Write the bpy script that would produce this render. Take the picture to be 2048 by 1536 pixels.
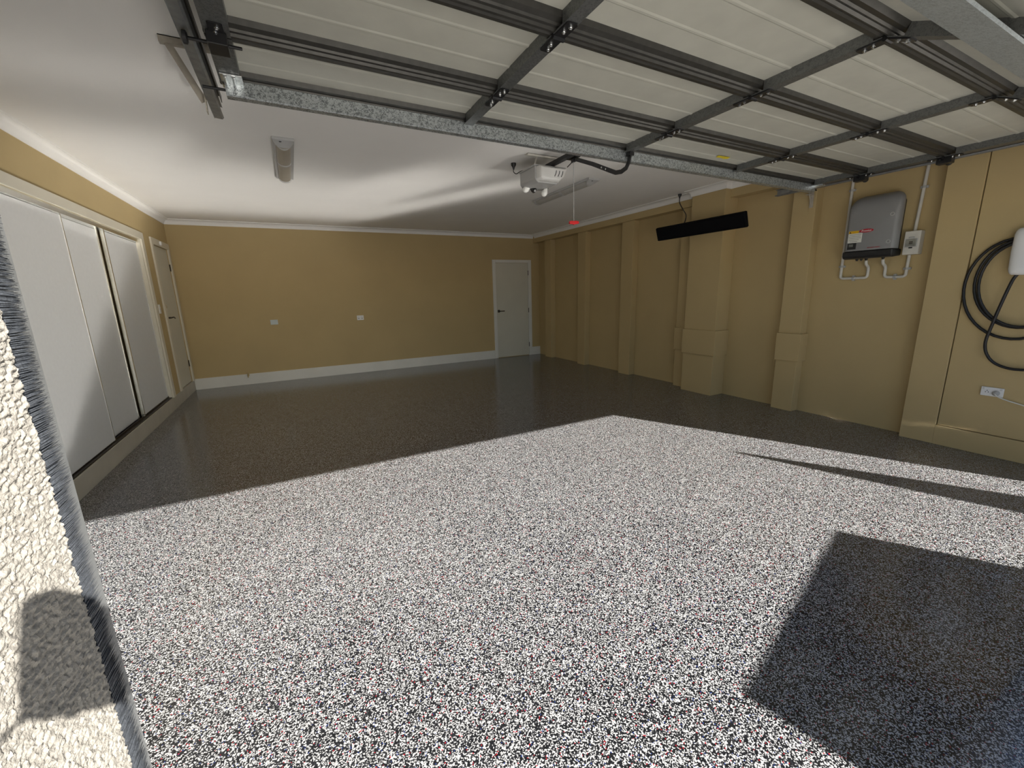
import bpy, bmesh, math, random
from mathutils import Vector, Matrix, Euler, noise

for o in list(bpy.data.objects): bpy.data.objects.remove(o)
random.seed(7)
SC = bpy.context.scene
COL = SC.collection

# ------------------------------------------------------------------ camera
F_PX = 826.94                                   # focal length in pixels of the 2048 frame
cd = bpy.data.cameras.new('camera'); cam = bpy.data.objects.new('camera', cd); COL.objects.link(cam)
cd.sensor_width = 36.0; cd.lens = F_PX / 2048 * 36.0; cd.clip_start = 0.02; cd.clip_end = 500
cam.matrix_world = (Matrix.Translation((0, 0, 1.4111)) @ Matrix.Rotation(-0.4753, 4, 'Z')
                    @ Matrix.Rotation(1.3541, 4, 'X') @ Matrix.Rotation(-0.0279, 4, 'Z'))
SC.camera = cam

# ------------------------------------------------------------------ sky, sun, exposure
SUN_DIR = Vector((-0.3705, 0.7769, -0.5090))    # direction the sunlight travels
w = bpy.data.worlds.new('sky'); SC.world = w; w.use_nodes = True
wn = w.node_tree.nodes; wl = w.node_tree.links
bg = wn['Background']; sky = wn.new('ShaderNodeTexSky')
sky.sky_type = 'NISHITA'; sky.sun_disc = False
sky.sun_elevation = math.radians(30.6); sky.sun_rotation = math.radians(154.5)
sky.air_density = 1.0; sky.dust_density = 0.6; sky.ozone_density = 1.5
wl.new(sky.outputs[0], bg.inputs[0]); bg.inputs[1].default_value = 0.052
sd = bpy.data.lights.new('sun', 'SUN'); sun = bpy.data.objects.new('sun', sd); COL.objects.link(sun)
sd.energy = 6.0; sd.angle = math.radians(0.53); sd.color = (1.0, 0.96, 0.90)
sun.rotation_euler = SUN_DIR.to_track_quat('-Z', 'Y').to_euler(); sun.location = (6, -14, 12)
vs = SC.view_settings
vs.view_transform = 'Standard'; vs.look = 'None'; vs.gamma = 1.0; vs.use_curve_mapping = False
vs.exposure = 1.78
try:                                            # sunlight mirrored by the glossy floor onto walls and ceiling
    SC.cycles.sample_clamp_indirect = 0.0; SC.cycles.caustics_reflective = True; SC.cycles.blur_glossy = 0.0; SC.cycles.use_guiding = True; SC.cycles.max_bounces = 6
except Exception: pass

# ------------------------------------------------------------------ materials
def nt(name):
    m = bpy.data.materials.new(name); m.use_nodes = True
    return m, m.node_tree.nodes, m.node_tree.links, m.node_tree.nodes['Principled BSDF']
def mat(name, col, rough=0.6, metal=0.0, var=0.06, scale=6.0, bump=0.0, bscale=120.0, coat=0.0, spec=0.5):
    m, n, l, b = nt(name)
    tc = n.new('ShaderNodeTexCoord')
    nz = n.new('ShaderNodeTexNoise'); nz.inputs['Scale'].default_value = scale; nz.inputs['Detail'].default_value = 4
    l.new(tc.outputs['Object'], nz.inputs['Vector'])
    r = n.new('ShaderNodeValToRGB')
    r.color_ramp.elements[0].position = 0.3; r.color_ramp.elements[1].position = 0.7
    r.color_ramp.elements[0].color = tuple(c * (1 - var) for c in col) + (1,)
    r.color_ramp.elements[1].color = tuple(min(1, c * (1 + var)) for c in col) + (1,)
    l.new(nz.outputs[0], r.inputs[0]); l.new(r.outputs[0], b.inputs['Base Color'])
    b.inputs['Roughness'].default_value = rough; b.inputs['Metallic'].default_value = metal
    b.inputs['Specular IOR Level'].default_value = spec
    if coat: b.inputs['Coat Weight'].default_value = coat
    if bump:
        n2 = n.new('ShaderNodeTexNoise'); n2.inputs['Scale'].default_value = bscale; n2.inputs['Detail'].default_value = 3
        l.new(tc.outputs['Object'], n2.inputs['Vector'])
        bp = n.new('ShaderNodeBump'); bp.inputs['Strength'].default_value = bump; bp.inputs['Distance'].default_value = 0.004
        l.new(n2.outputs[0], bp.inputs['Height']); l.new(bp.outputs[0], b.inputs['Normal'])
    return m

def floor_material():
    m, n, l, b = nt('epoxy flake floor')
    tc = n.new('ShaderNodeTexCoord')
    nz = n.new('ShaderNodeTexNoise'); nz.inputs['Scale'].default_value = 240; nz.inputs['Detail'].default_value = 2
    l.new(tc.outputs['Object'], nz.inputs['Vector'])
    mx = n.new('ShaderNodeVectorMath'); mx.operation = 'MULTIPLY_ADD'
    mx.inputs[1].default_value = (0.005, 0.005, 0.005)
    l.new(nz.outputs['Color'], mx.inputs[0]); l.new(tc.outputs['Object'], mx.inputs[2])
    v = n.new('ShaderNodeTexVoronoi'); v.voronoi_dimensions = '2D'; v.inputs['Scale'].default_value = 300
    l.new(mx.outputs[0], v.inputs['Vector'])
    sp = n.new('ShaderNodeSeparateColor'); l.new(v.outputs['Color'], sp.inputs[0])
    r = n.new('ShaderNodeValToRGB'); cr = r.color_ramp; cr.interpolation = 'CONSTANT'
    stops = [(0, (.004, .0045, .006)), (.46, (.014, .015, .018)), (.58, (.06, .06, .065)), (.63, (.28, .28, .278)),
             (.77, (.39, .39, .385)), (.974, (.26, .008, .016)), (.985, (.010, .025, .12))]
    cr.elements[0].position = 0; cr.elements[0].color = stops[0][1] + (1,)
    cr.elements[1].position = stops[1][0]; cr.elements[1].color = stops[1][1] + (1,)
    for p, c in stops[2:]:
        e = cr.elements.new(p); e.color = c + (1,)
    l.new(sp.outputs[0], r.inputs[0]); l.new(r.outputs[0], b.inputs['Base Color'])
    b.inputs['Roughness'].default_value = 0.26; b.inputs['IOR'].default_value = 1.5; b.inputs['Specular IOR Level'].default_value = 0.0
    b.inputs['Coat Weight'].default_value = 1.0; b.inputs['Coat IOR'].default_value = 1.95; b.inputs['Coat Roughness'].default_value = 0.17
    n2 = n.new('ShaderNodeTexNoise'); n2.inputs['Scale'].default_value = 60
    l.new(tc.outputs['Object'], n2.inputs['Vector'])
    bp = n.new('ShaderNodeBump'); bp.inputs['Strength'].default_value = 0.05; bp.inputs['Distance'].default_value = 0.001
    l.new(n2.outputs[0], bp.inputs['Height']); l.new(bp.outputs[0], b.inputs['Normal'])
    return m

def galv_material(name, lo, hi, scale, rough=0.38):
    m, n, l, b = nt(name)
    tc = n.new('ShaderNodeTexCoord')
    nz = n.new('ShaderNodeTexNoise'); nz.inputs['Scale'].default_value = scale; nz.inputs['Detail'].default_value = 2
    l.new(tc.outputs['Object'], nz.inputs['Vector'])
    mx = n.new('ShaderNodeVectorMath'); mx.operation = 'MULTIPLY_ADD'; mx.inputs[1].default_value = (0.03,) * 3
    l.new(nz.outputs['Color'], mx.inputs[0]); l.new(tc.outputs['Object'], mx.inputs[2])
    v = n.new('ShaderNodeTexVoronoi'); v.inputs['Scale'].default_value = scale
    l.new(mx.outputs[0], v.inputs['Vector'])
    sp = n.new('ShaderNodeSeparateColor'); l.new(v.outputs['Color'], sp.inputs[0])
    r = n.new('ShaderNodeValToRGB'); r.color_ramp.elements[0].position = 0.25; r.color_ramp.elements[1].position = 0.5
    r.color_ramp.elements[0].color = lo + (1,); r.color_ramp.elements[1].color = hi + (1,)
    l.new(sp.outputs[0], r.inputs[0]); l.new(r.outputs[0], b.inputs['Base Color'])
    b.inputs['Metallic'].default_value = 0.75; b.inputs['Roughness'].default_value = rough
    return m

def glass_material(name, tint, mixf=0.25):
    m, n, l, b = nt(name)
    tr = n.new('ShaderNodeBsdfTransparent'); tr.inputs[0].default_value = tint + (1,)
    gl = n.new('ShaderNodeBsdfGlossy'); gl.inputs['Roughness'].default_value = 0.03
    mx = n.new('ShaderNodeMixShader'); mx.inputs[0].default_value = mixf
    l.new(tr.outputs[0], mx.inputs[1]); l.new(gl.outputs[0], mx.inputs[2])
    l.new(mx.outputs[0], n['Material Output'].inputs['Surface'])
    return m

M = {}
M['floor'] = floor_material()
M['tan'] = mat('tan wall paint', (.495, .378, .188), .75, var=.03, scale=2, bump=.12, bscale=180)
M['tan_r'] = M['tan']
M['ceiling'] = mat('white ceiling paint', (.86, .845, .815), .8, var=.02, scale=1.5, bump=.05, bscale=200)
M['white'] = mat('white gloss trim', (.74, .73, .68), .4, var=.03, scale=4)
M['cream'] = mat('cream trim paint', (.66, .62, .51), .45, var=.03, scale=4)
M['plinth'] = mat('beige plinth paint', (.46, .43, .36), .45, var=.07, scale=5)
M['door'] = mat('off white door paint', (.62, .60, .51), .5, var=.02, scale=3)
M['closet'] = mat('pale grey closet vinyl', (.66, .67, .67), .5, var=.02, scale=30, bump=.05, bscale=300)
M['alu'] = mat('brushed aluminium', (.80, .80, .76), .25, 1.0, var=.05, scale=40)
M['steel'] = mat('bright zinc', (.80, .82, .82), .22, 1.0, var=.1, scale=60)
M['galv'] = galv_material('spangled galvanised steel', (.20, .215, .22), (.55, .585, .59), 150)
M['galv_dark'] = galv_material('dull galvanised steel', (.14, .145, .143), (.20, .205, .20), 150, .45)
M['galv_daylit'] = galv_material('galvanised steel with painted daylight', (.42, .46, .47), (.55, .60, .61), 150, .5)  # lighter copy of the galvanised steel, daylight from the opening painted in
M['rail'] = mat('dark rail metal with painted shade', (.060, .058, .052), .4, .5, var=.15, scale=30)  # dark rail metal, deepened to paint in the black shadow of the gaps
M['panel'] = mat('beige door skin', (.46, .455, .395), .5, var=.05, scale=9, bump=.03, bscale=90)
M['black'] = mat('black plastic', (.012, .012, .013), .4, var=.2, scale=20)
M['black_steel'] = mat('black painted steel', (.014, .014, .015), .35, .2, var=.2, scale=20)
M['heater'] = mat('matt black heater enamel', (.005, .005, .006), .8, var=.1, scale=20, spec=.1)
M['rubber'] = mat('black rubber cable', (.010, .010, .011), .45, var=.2, scale=30)
M['bronze'] = mat('dark bronze metal', (.06, .05, .04), .35, .8, var=.2, scale=40)
M['track'] = mat('grey steel track', (.30, .31, .31), .4, .7, var=.15, scale=25)
M['bracket'] = mat('beige painted bracket', (.42, .385, .32), .6, var=.12, scale=30)
M['plastic'] = mat('light grey plastic', (.66, .655, .63), .4, var=.02, scale=8)
M['plastic_dk'] = mat('mid grey plastic', (.42, .42, .41), .45, var=.03, scale=8)
M['slot'] = mat('dark slot', (.05, .05, .05), .7)
M['white_pl'] = mat('white plastic', (.80, .80, .79), .3, var=.01, scale=8)
M['conduit'] = mat('pale conduit', (.62, .60, .54), .45, var=.05, scale=20)
M['red'] = mat('red plastic', (.55, .008, .015), .35, var=.05, scale=10)
M['yellow'] = mat('yellow sticker', (.75, .60, .02), .5, var=.05, scale=30)
M['amber'] = mat('amber label', (.72, .42, .01), .5, var=.04, scale=30)
M['paper'] = mat('white label', (.72, .72, .66), .6, var=.03, scale=30)
M['print'] = mat('grey print', (.28, .28, .27), .7)
M['ink'] = mat('black ink', (.01, .01, .01), .6)
M['logo_red'] = mat('logo red', (.42, .006, .02), .4, var=.02, scale=10)
M['inv_grey'] = mat('inverter grey', (.25, .252, .255), .45, var=.02, scale=10)
M['lens'] = mat('lamp diffuser', (.36, .335, .29), .35, var=.04, scale=12)
M['lens_pale'] = mat('pale lamp diffuser', (.44, .43, .40), .35, var=.04, scale=12)
M['lamp_body'] = mat('lamp housing', (.48, .48, .475), .45, var=.03, scale=12)
M['bulb'] = mat('frosted bulb glass', (.82, .82, .78), .15, var=.02, scale=12)
M['brass'] = mat('brass tap', (.45, .36, .18), .35, .9, var=.1, scale=60)
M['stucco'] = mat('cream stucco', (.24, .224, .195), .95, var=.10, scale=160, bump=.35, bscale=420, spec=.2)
M['bristle'] = mat('dark grey bristles', (.075, .083, .095), .5, var=.4, scale=500)
M['holder'] = mat('grey brush holder', (.10, .11, .125), .5, var=.1, scale=40)
M['blankplate'] = mat('pale blue-grey plate', (.55, .62, .62), .35)
M['concrete'] = mat('driveway concrete', (.72, .69, .64), .9, var=.15, scale=8, bump=.3, bscale=90)
M['paint_car'] = mat('dark blue car paint', (.02, .035, .10), .25, .3, var=.02, scale=3, coat=1.0)
M['tyre'] = mat('tyre rubber', (.02, .02, .02), .8)
M['carglass'] = glass_material('tinted car glass', (.16, .20, .26))
M['clearglass'] = glass_material('clear cover', (.85, .85, .82), .12)
M['canvas'] = mat('green canvas', (.05, .12, .07), .85, var=.1, scale=20)
M['screen'] = mat('grey display', (.15, .16, .15), .2)

# ------------------------------------------------------------------ geometry helpers
class MB:
    def __init__(s): s.v = []; s.f = []
    def add(s, vs, fs, mx=None):
        k = len(s.v)
        s.v += [tuple(mx @ Vector(p)) if mx else tuple(p) for p in vs]
        s.f += [tuple(i + k for i in f) for f in fs]
        return s
    def box(s, a, b, mx=None):
        (x0, y0, z0), (x1, y1, z1) = a, b
        x0, x1 = min(x0, x1), max(x0, x1); y0, y1 = min(y0, y1), max(y0, y1); z0, z1 = min(z0, z1), max(z0, z1)
        vs = [(x0, y0, z0), (x1, y0, z0), (x1, y1, z0), (x0, y1, z0), (x0, y0, z1), (x1, y0, z1), (x1, y1, z1), (x0, y1, z1)]
        return s.add(vs, [(0, 3, 2, 1), (4, 5, 6, 7), (0, 1, 5, 4), (1, 2, 6, 5), (2, 3, 7, 6), (3, 0, 4, 7)], mx)
    def bar(s, p, q, wd, dp, up=(0, 0, 1)):
        p, q = Vector(p), Vector(q); d = (q - p).normalized(); u = Vector(up)
        a = d.cross(u)
        if a.length < 1e-4: a = d.cross(Vector((1, 0, 0)))
        a.normalize(); c = a.cross(d)
        vs = [tuple(e + a * sx * wd / 2 + c * sz * dp / 2) for e in (p, q) for sx, sz in ((-1, -1), (1, -1), (1, 1), (-1, 1))]
        return s.add(vs, [(0, 1, 2, 3), (7, 6, 5, 4), (0, 4, 5, 1), (1, 5, 6, 2), (2, 6, 7, 3), (3, 7, 4, 0)])
    def prism(s, prof, axis, a, b, mx=None):
        # prof: 2D points in the two remaining axes (cyclic order x,y,z without `axis`)
        n = len(prof)
        def pt(u, v, t):
            return {'x': (t, u, v), 'y': (u, t, v), 'z': (u, v, t)}[axis]
        vs = [pt(u, v, a) for u, v in prof] + [pt(u, v, b) for u, v in prof]
        fs = [tuple(range(n))[::-1], tuple(range(n, 2 * n))] + [(i, (i + 1) % n, n + (i + 1) % n, n + i) for i in range(n)]
        return s.add(vs, fs, mx)
    def tube(s, pts, r, seg=10, cap=True):
        pts = [Vector(p) for p in pts]; n = len(pts); k = len(s.v)
        rr = r if isinstance(r, (list, tuple)) else [r] * n
        t0 = (pts[1] - pts[0]).normalized(); ref = Vector((0, 0, 1)) if abs(t0.z) < .9 else Vector((1, 0, 0))
        a = t0.cross(ref).normalized()
        for i in range(n):
            t = (pts[min(i + 1, n - 1)] - pts[max(i - 1, 0)]).normalized()
            a = (a - t * a.dot(t)).normalized(); b = t.cross(a)
            for j in range(seg):
                an = 2 * math.pi * j / seg
                s.v.append(tuple(pts[i] + (a * math.cos(an) + b * math.sin(an)) * rr[i]))
        for i in range(n - 1):
            for j in range(seg):
                s.f.append((k + i * seg + j, k + i * seg + (j + 1) % seg, k + (i + 1) * seg + (j + 1) % seg, k + (i + 1) * seg + j))
        if cap:
            s.f.append(tuple(k + j for j in range(seg))[::-1]); s.f.append(tuple(k + (n - 1) * seg + j for j in range(seg)))
        return s
    def lathe(s, prof, c, axis=(0, 0, 1), seg=16):
        ax = Vector(axis).normalized(); ref = Vector((1, 0, 0)) if abs(ax.x) < .9 else Vector((0, 1, 0))
        a = ax.cross(ref).normalized(); b = ax.cross(a); c = Vector(c); k = len(s.v); n = len(prof)
        for r, h in prof:
            for j in range(seg):
                an = 2 * math.pi * j / seg
                s.v.append(tuple(c + ax * h + (a * math.cos(an) + b * math.sin(an)) * max(r, 1e-5)))
        for i in range(n - 1):
            for j in range(seg):
                s.f.append((k + i * seg + j, k + i * seg + (j + 1) % seg, k + (i + 1) * seg + (j + 1) % seg, k + (i + 1) * seg + j))
        s.f.append(tuple(k + j for j in range(seg))[::-1]); s.f.append(tuple(k + (n - 1) * seg + j for j in range(seg)))
        return s
    def build(s, name, m, parent=None, bevel=0, smooth=False, seg=2):
        me = bpy.data.meshes.new(name); me.from_pydata(s.v, [], s.f)
        bm = bmesh.new(); bm.from_mesh(me); bmesh.ops.recalc_face_normals(bm, faces=bm.faces); bm.to_mesh(me); bm.free()
        me.materials.append(M[m] if isinstance(m, str) else m)
        if smooth:
            for p in me.polygons: p.use_smooth = True
            try: me.set_sharp_from_angle(angle=math.radians(40))
            except Exception: pass
        o = bpy.data.objects.new(name, me); COL.objects.link(o)
        if bevel:
            bv = o.modifiers.new('bevel', 'BEVEL'); bv.width = bevel; bv.segments = seg; bv.limit_method = 'ANGLE'; bv.angle_limit = math.radians(35)
        if parent: o.parent = parent
        return o

def bx(a, b, name, m, parent=None, bevel=0): return MB().box(a, b).build(name, m, parent, bevel)
def tag(o, label, cat, group=None, kind=None):
    if label: o['label'] = label
    if cat: o['category'] = cat
    if group: o['group'] = group
    if kind: o['kind'] = kind
    return o
def empty(name, label, cat, loc=(0, 0, 0), group=None):
    o = bpy.data.objects.new(name, None); COL.objects.link(o); o.location = loc; o.empty_display_size = .05
    return tag(o, label, cat, group)
def under(root):
    # children are modelled in world coordinates; shift them into the root's frame
    inv = Matrix.Translation(-root.location)
    for c in root.children: c.matrix_parent_inverse = inv
def link_copy(o, parent=None):
    c = o.copy(); COL.objects.link(c); c.parent = parent
    return c
def text_mesh(name, body, size, m, mx, parent, shear=0.0, extrude=.0006):
    cu = bpy.data.curves.new('t', 'FONT'); cu.body = body; cu.size = size; cu.shear = shear; cu.extrude = extrude
    cu.align_x = 'CENTER'; cu.align_y = 'CENTER'; cu.resolution_u = 3
    t = bpy.data.objects.new('t', cu); COL.objects.link(t)
    dg = bpy.context.evaluated_depsgraph_get(); me = bpy.data.meshes.new_from_object(t.evaluated_get(dg))
    bpy.data.objects.remove(t); bpy.data.curves.remove(cu)
    me.transform(mx); me.materials.clear(); me.materials.append(M[m]); me.name = name
    o = bpy.data.objects.new(name, me); COL.objects.link(o); o.parent = parent
    return o
def smooth_path(pts, n=8, closed=False):
    P = [Vector(p) for p in pts]; out = []; N = len(P)
    for i in range(N if closed else N - 1):
        g = (lambda k: P[k % N]) if closed else (lambda k: P[max(0, min(N - 1, k))])
        p0, p1, p2, p3 = g(i - 1), g(i), g(i + 1), g(i + 2)
        for k in range(n):
            t = k / n
            out.append(.5 * ((2 * p1) + (-p0 + p2) * t + (2 * p0 - 5 * p1 + 4 * p2 - p3) * t * t + (-p0 + 3 * p1 - 3 * p2 + p3) * t ** 3))
    out.append(P[0] if closed else P[-1])
    return out

# ------------------------------------------------------------------ the room
XL, XW, XP, XC, D, ZC = -1.572, 5.019, 4.900, 4.779, 8.271, 2.64
XB = 4.87                                        # face of the header beam on the right wall
ZCB = 2.567                                      # bottom of the cornice
YF0, YF1 = 0.18, 0.43                            # outer and inner face of the front wall
JL, JR, ZH = -0.18, 4.735, 2.20                  # the garage opening
def struct(o, label, cat): return tag(o, label, cat, kind='structure')

struct(MB().prism([(D + .2, -.15), (D + .2, 0), (.27, 0), (.06, -.013), (.06, -.15)], 'x', -1.9, 5.3).build('floor', 'floor'), 'speckled black and white epoxy flake garage floor', 'floor')
struct(bx((-14, -30, -.20), (18, .06, -.014), 'driveway', 'concrete'), 'grey concrete driveway outside the garage opening', 'driveway')
struct(bx((-1.9, YF0, ZC), (5.3, D + .2, ZC + .25), 'ceiling', 'ceiling'), 'white plasterboard garage ceiling', 'ceiling')
struct(bx((-1.9, D, 0), (5.3, D + .2, ZC), 'wall_back', 'tan'), 'plain tan back wall of the garage', 'wall')

# left wall: solid core with a front layer around the closet and the side door
CL0, CL1, CLT, SILL = 1.50, 6.87, 2.185, 0.165
DL0, DL1 = 7.385, 8.150
mb = MB().box((-1.9, YF1, 0), (-1.70, D, ZC))
mb.box((-1.70, YF1, CLT), (XL, D, ZC)); mb.box((-1.70, CL1, SILL), (XL, DL0, CLT)); mb.box((-1.70, DL1, SILL), (XL, D, CLT))
mb.box((-1.70, YF1, SILL), (XL, CL0, CLT))
struct(mb.build('wall_left', 'tan'), 'tan side wall with sliding closet and side door', 'wall')
struct(bx((-1.70, YF1, 0), (XL + .006, D, SILL), 'baseboard_left', 'plinth', bevel=.003), 'beige painted plinth under the sliding closet and side door', 'plinth')

# right wall with pilasters, column and header beam
wr = struct(bx((XW, YF1, 0), (5.3, D, ZC), 'wall_right', 'tan'), 'tan right wall with pilasters and a header beam', 'wall')
for y0, y1 in ((7.60, 7.837), (6.419, 6.65), (5.20, 5.458), (4.015, 4.262), (2.578, 2.808)):
    bx((XP, y0, 0), (XW, y1, ZCB - .095), 'pilaster', 'tan', wr, .004)
bx((XC, 3.534, 0), (XW, 4.015, ZC - .01), 'column', 'tan', wr, .004)
bx((XB, YF1, ZCB - .095), (XW, 3.534, ZC - .005), 'header_beam', 'tan', wr)
bx((XB, 4.015, ZCB - .095), (XW, D, ZC - .005), 'header_beam', 'tan', wr)
bx((XP, 1.376, 0), (XW, 1.608, ZCB - .095), 'pilaster', 'tan', wr, .003)
bx((XP + .012, YF1, .176), (XW, 1.370, ZCB - .095), 'wall_panel', 'tan', wr, .003)
for x0, y0, y1, z0, z1 in ((XC, 3.534, 4.015, .535, .862), (XP, 4.03, 4.262, .548, .858), (XP, 2.578, 2.808, .578, .884)):
    bx((x0 - .024, y0 - .024, z0), (XW, y1 + .006, z1), 'band', 'tan', wr, .003)
struct(bx((XP - .001, YF1, 0), (XW, 1.376, .172), 'baseboard_right', 'tan', bevel=.002), 'flush tan skirting board below the wall charger', 'skirting')

# front wall round the opening
wf = MB().box((-1.9, YF0, 0), (JL - .012, YF1, ZC)).box((JR, YF0, 0), (5.3, YF1, ZC)).box((JL - .012, YF0, ZH), (JR, YF1, ZC)).box((-3.5, YF0, ZC), (7, YF1, 3.3))
wf = struct(wf.build('wall_front', 'stucco'), 'cream stucco front wall around the garage opening', 'wall')
def stucco_reveal():
    # knobbly render on the side of the left pier, modelled relief
    Y1s = YF1 - .006; ny = 150; v = []; f = []
    zs = [.80 * k / 130 for k in range(130)] + [.80 + .85 * k / 1000 for k in range(1000)] + [1.65 + .55 * k / 90 for k in range(91)]
    for z in zs:
        for i in range(ny + 1):
            y = YF0 + (Y1s - YF0) * i / ny
            p = Vector((y * 210, z * 280, 3.1))
            h = noise.noise(p) * .9 + noise.noise(p * 2.2) * .45
            h = max(-.5, min(.55, h * 1.3))
            e = 0 if i not in (0, ny) else .002
            v.append((JL + .0019 * h - e, y + (noise.noise(p * .7 + Vector((9, 9, 9))) * .0012 if 0 < i else 0), z))
    W = ny + 1; nz = len(zs) - 1
    for j in range(nz):
        for i in range(ny):
            a = j * W + i; f.append((a, a + 1, a + W + 1, a + W))
    n0 = len(v)
    for z in zs: v.append((JL - .012, YF0, z)); v.append((JL - .012, Y1s, z))
    for j in range(nz):
        f.append((j * W, (j + 1) * W, n0 + 2 * (j + 1), n0 + 2 * j))
        f.append((j * W + ny, n0 + 2 * j + 1, n0 + 2 * (j + 1) + 1, (j + 1) * W + ny))
    mb = MB(); mb.v = v; mb.f = f
    o = mb.build('stucco_render', 'stucco', wf, smooth=True)
    o['label'] = 'knobbly cream stucco on the side of the pier'
stucco_reveal()

# cornices (cove profile)
def cove(sz=.075):
    pr = [(0, 0)]
    for k in range(7):
        a = math.pi / 2 * k / 6
        pr.append((sz - sz * .93 * math.sin(a), -(sz - sz * .93 * math.cos(a)) ))
    return pr
def cornice(name, pts, nrm, label):
    # pts: wall line points (x,y); nrm: inward normal of each segment; mitred cove sweep
    sz = .075; prof = [(0, -sz), (.010, -sz)]
    for k in range(1, 7):
        a = math.pi / 2 * k / 7
        prof.append((.010 + (sz - .010) * (1 - math.cos(a)), -sz + (sz - .010) * math.sin(a)))
    prof += [(sz, -.010), (sz, 0), (0, 0)]
    n = len(pts); m = len(prof); mb = MB()
    for i, (x, y) in enumerate(pts):
        n1 = Vector(nrm[max(i - 1, 0)]); n2 = Vector(nrm[min(i, n - 2)])
        bis = n1 if (n1 - n2).length < 1e-4 else (n1 + n2)
        for u, v in prof: mb.v.append((x + bis.x * u, y + bis.y * u, ZC + v))
    for i in range(n - 1):
        for j in range(m):
            mb.f.append((i * m + j, i * m + (j + 1) % m, (i + 1) * m + (j + 1) % m, (i + 1) * m + j))
    mb.f.append(tuple(range(m))); mb.f.append(tuple(range((n - 1) * m, n * m))[::-1])
    return struct(mb.build(name, 'ceiling', smooth=True), label, 'cornice')
cornice('trim_1', [(XL, YF1), (XL, D), (XB, D)], [(1, 0), (0, -1)], 'white cove cornice along the tan left and back walls')
cornice('trim_2', [(XB, D - .076), (XB, 4.015), (XC, 4.015), (XC, 3.534), (XB, 3.534), (XB, YF1)], [(-1, 0), (0, 1), (-1, 0), (0, -1), (-1, 0)],
        'white cove cornice stepping around the tan column')

# back skirting and back door
BD0, BD1, BDT = 3.932, 4.720, 2.045
struct(MB().box((XL, D - .018, 0), (BD0 - .075, D, .180)).box((BD1 + .085, D - .018, 0), (XW, D, .180)).build('baseboard_back', 'white', bevel=.002),
       'white skirting board along the tan back wall', 'skirting')
d1 = empty('door_1', 'cream internal door with black handle in back wall corner', 'door', (4.33, D, 0)); d1['kind'] = 'structure'
MB().box((BD0 - .075, D - .022, 0), (BD0 - .004, D, BDT + .066)).box((BD1 + .004, D - .022, 0), (BD1 + .085, D, BDT + .066)).box((BD0 - .004, D - .022, BDT + .004), (BD1 + .004, D, BDT + .066)).build('door_frame', 'white', d1, .003)
bx((BD0, D - .010, .012), (BD1, D - .0005, BDT), 'door_leaf', 'door', d1, .002)
hd = bx((3.952, D - .018, 1.000), (4.002, D - .010, 1.058), 'handle', 'bronze', d1, .004)
MB().tube([(3.977, D - .018, 1.029), (3.977, D - .055, 1.029)], .009).bar((3.97, D - .055, 1.029), (4.10, D - .055, 1.029), .012, .020).build('lever', 'bronze', hd)
for z in (1.835, 1.023, .25):
    MB().tube([(BD1 + .004, D - .022, z - .05), (BD1 + .004, D - .022, z + .05)], .007).build('hinge', 'bronze', d1)
under(d1); hd.children[0].matrix_parent_inverse = Matrix()

# side door in the left wall
d2 = empty('door_2', 'pale side door with lever handle and deadlock in left wall', 'door', (XL, 7.77, SILL)); d2['kind'] = 'structure'
x0, x1 = XL, XL + .020
MB().box((x0, DL0 - .085, SILL), (x1, DL0, CLT + .085)).box((x0, DL1, SILL), (x1, DL1 + .080, CLT + .085)).box((x0, DL0, CLT), (x1, DL1, CLT + .085)).build('door_frame', 'cream', d2, .003)
bx((-1.64, DL0 + .004, SILL + .012), (XL - .010, DL1 - .004, CLT - .004), 'door_leaf', 'door', d2, .002)
MB().lathe([(.030, 0), (.030, .012), (.020, .016)], (XL - .010, 7.47, 1.36), (1, 0, 0)).build('deadlock', 'steel', d2, smooth=True)
hd2 = MB().lathe([(.027, 0), (.027, .01), (.012, .012), (.010, .05)], (XL - .010, 7.46, 1.20), (1, 0, 0)).build('handle', 'bronze', d2, smooth=True)
MB().tube(smooth_path([(XL + .04, 7.46, 1.20), (XL + .052, 7.50, 1.205), (XL + .05, 7.56, 1.20), (XL + .046, 7.61, 1.185)], 5), [.009] * 15 + [.007]).build('lever', 'bronze', hd2, smooth=True)
for z in (1.92, .46):
    bx((XL - .004, DL1 - .012, z - .05), (XL + .008, DL1 + .012, z + .05), 'hinge', 'bronze', d2)
under(d2)
s = MB().lathe([(.030, 0), (.030, .012), (.022, .020)], (XL + .020, 7.72, CLT + .042), (1, 0, 0), 20).build('round_disc', 'white_pl', smooth=True)  # small white disc on the door frame
tag(s, 'small round white sensor on the frame above the side door', 'disc')

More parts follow.
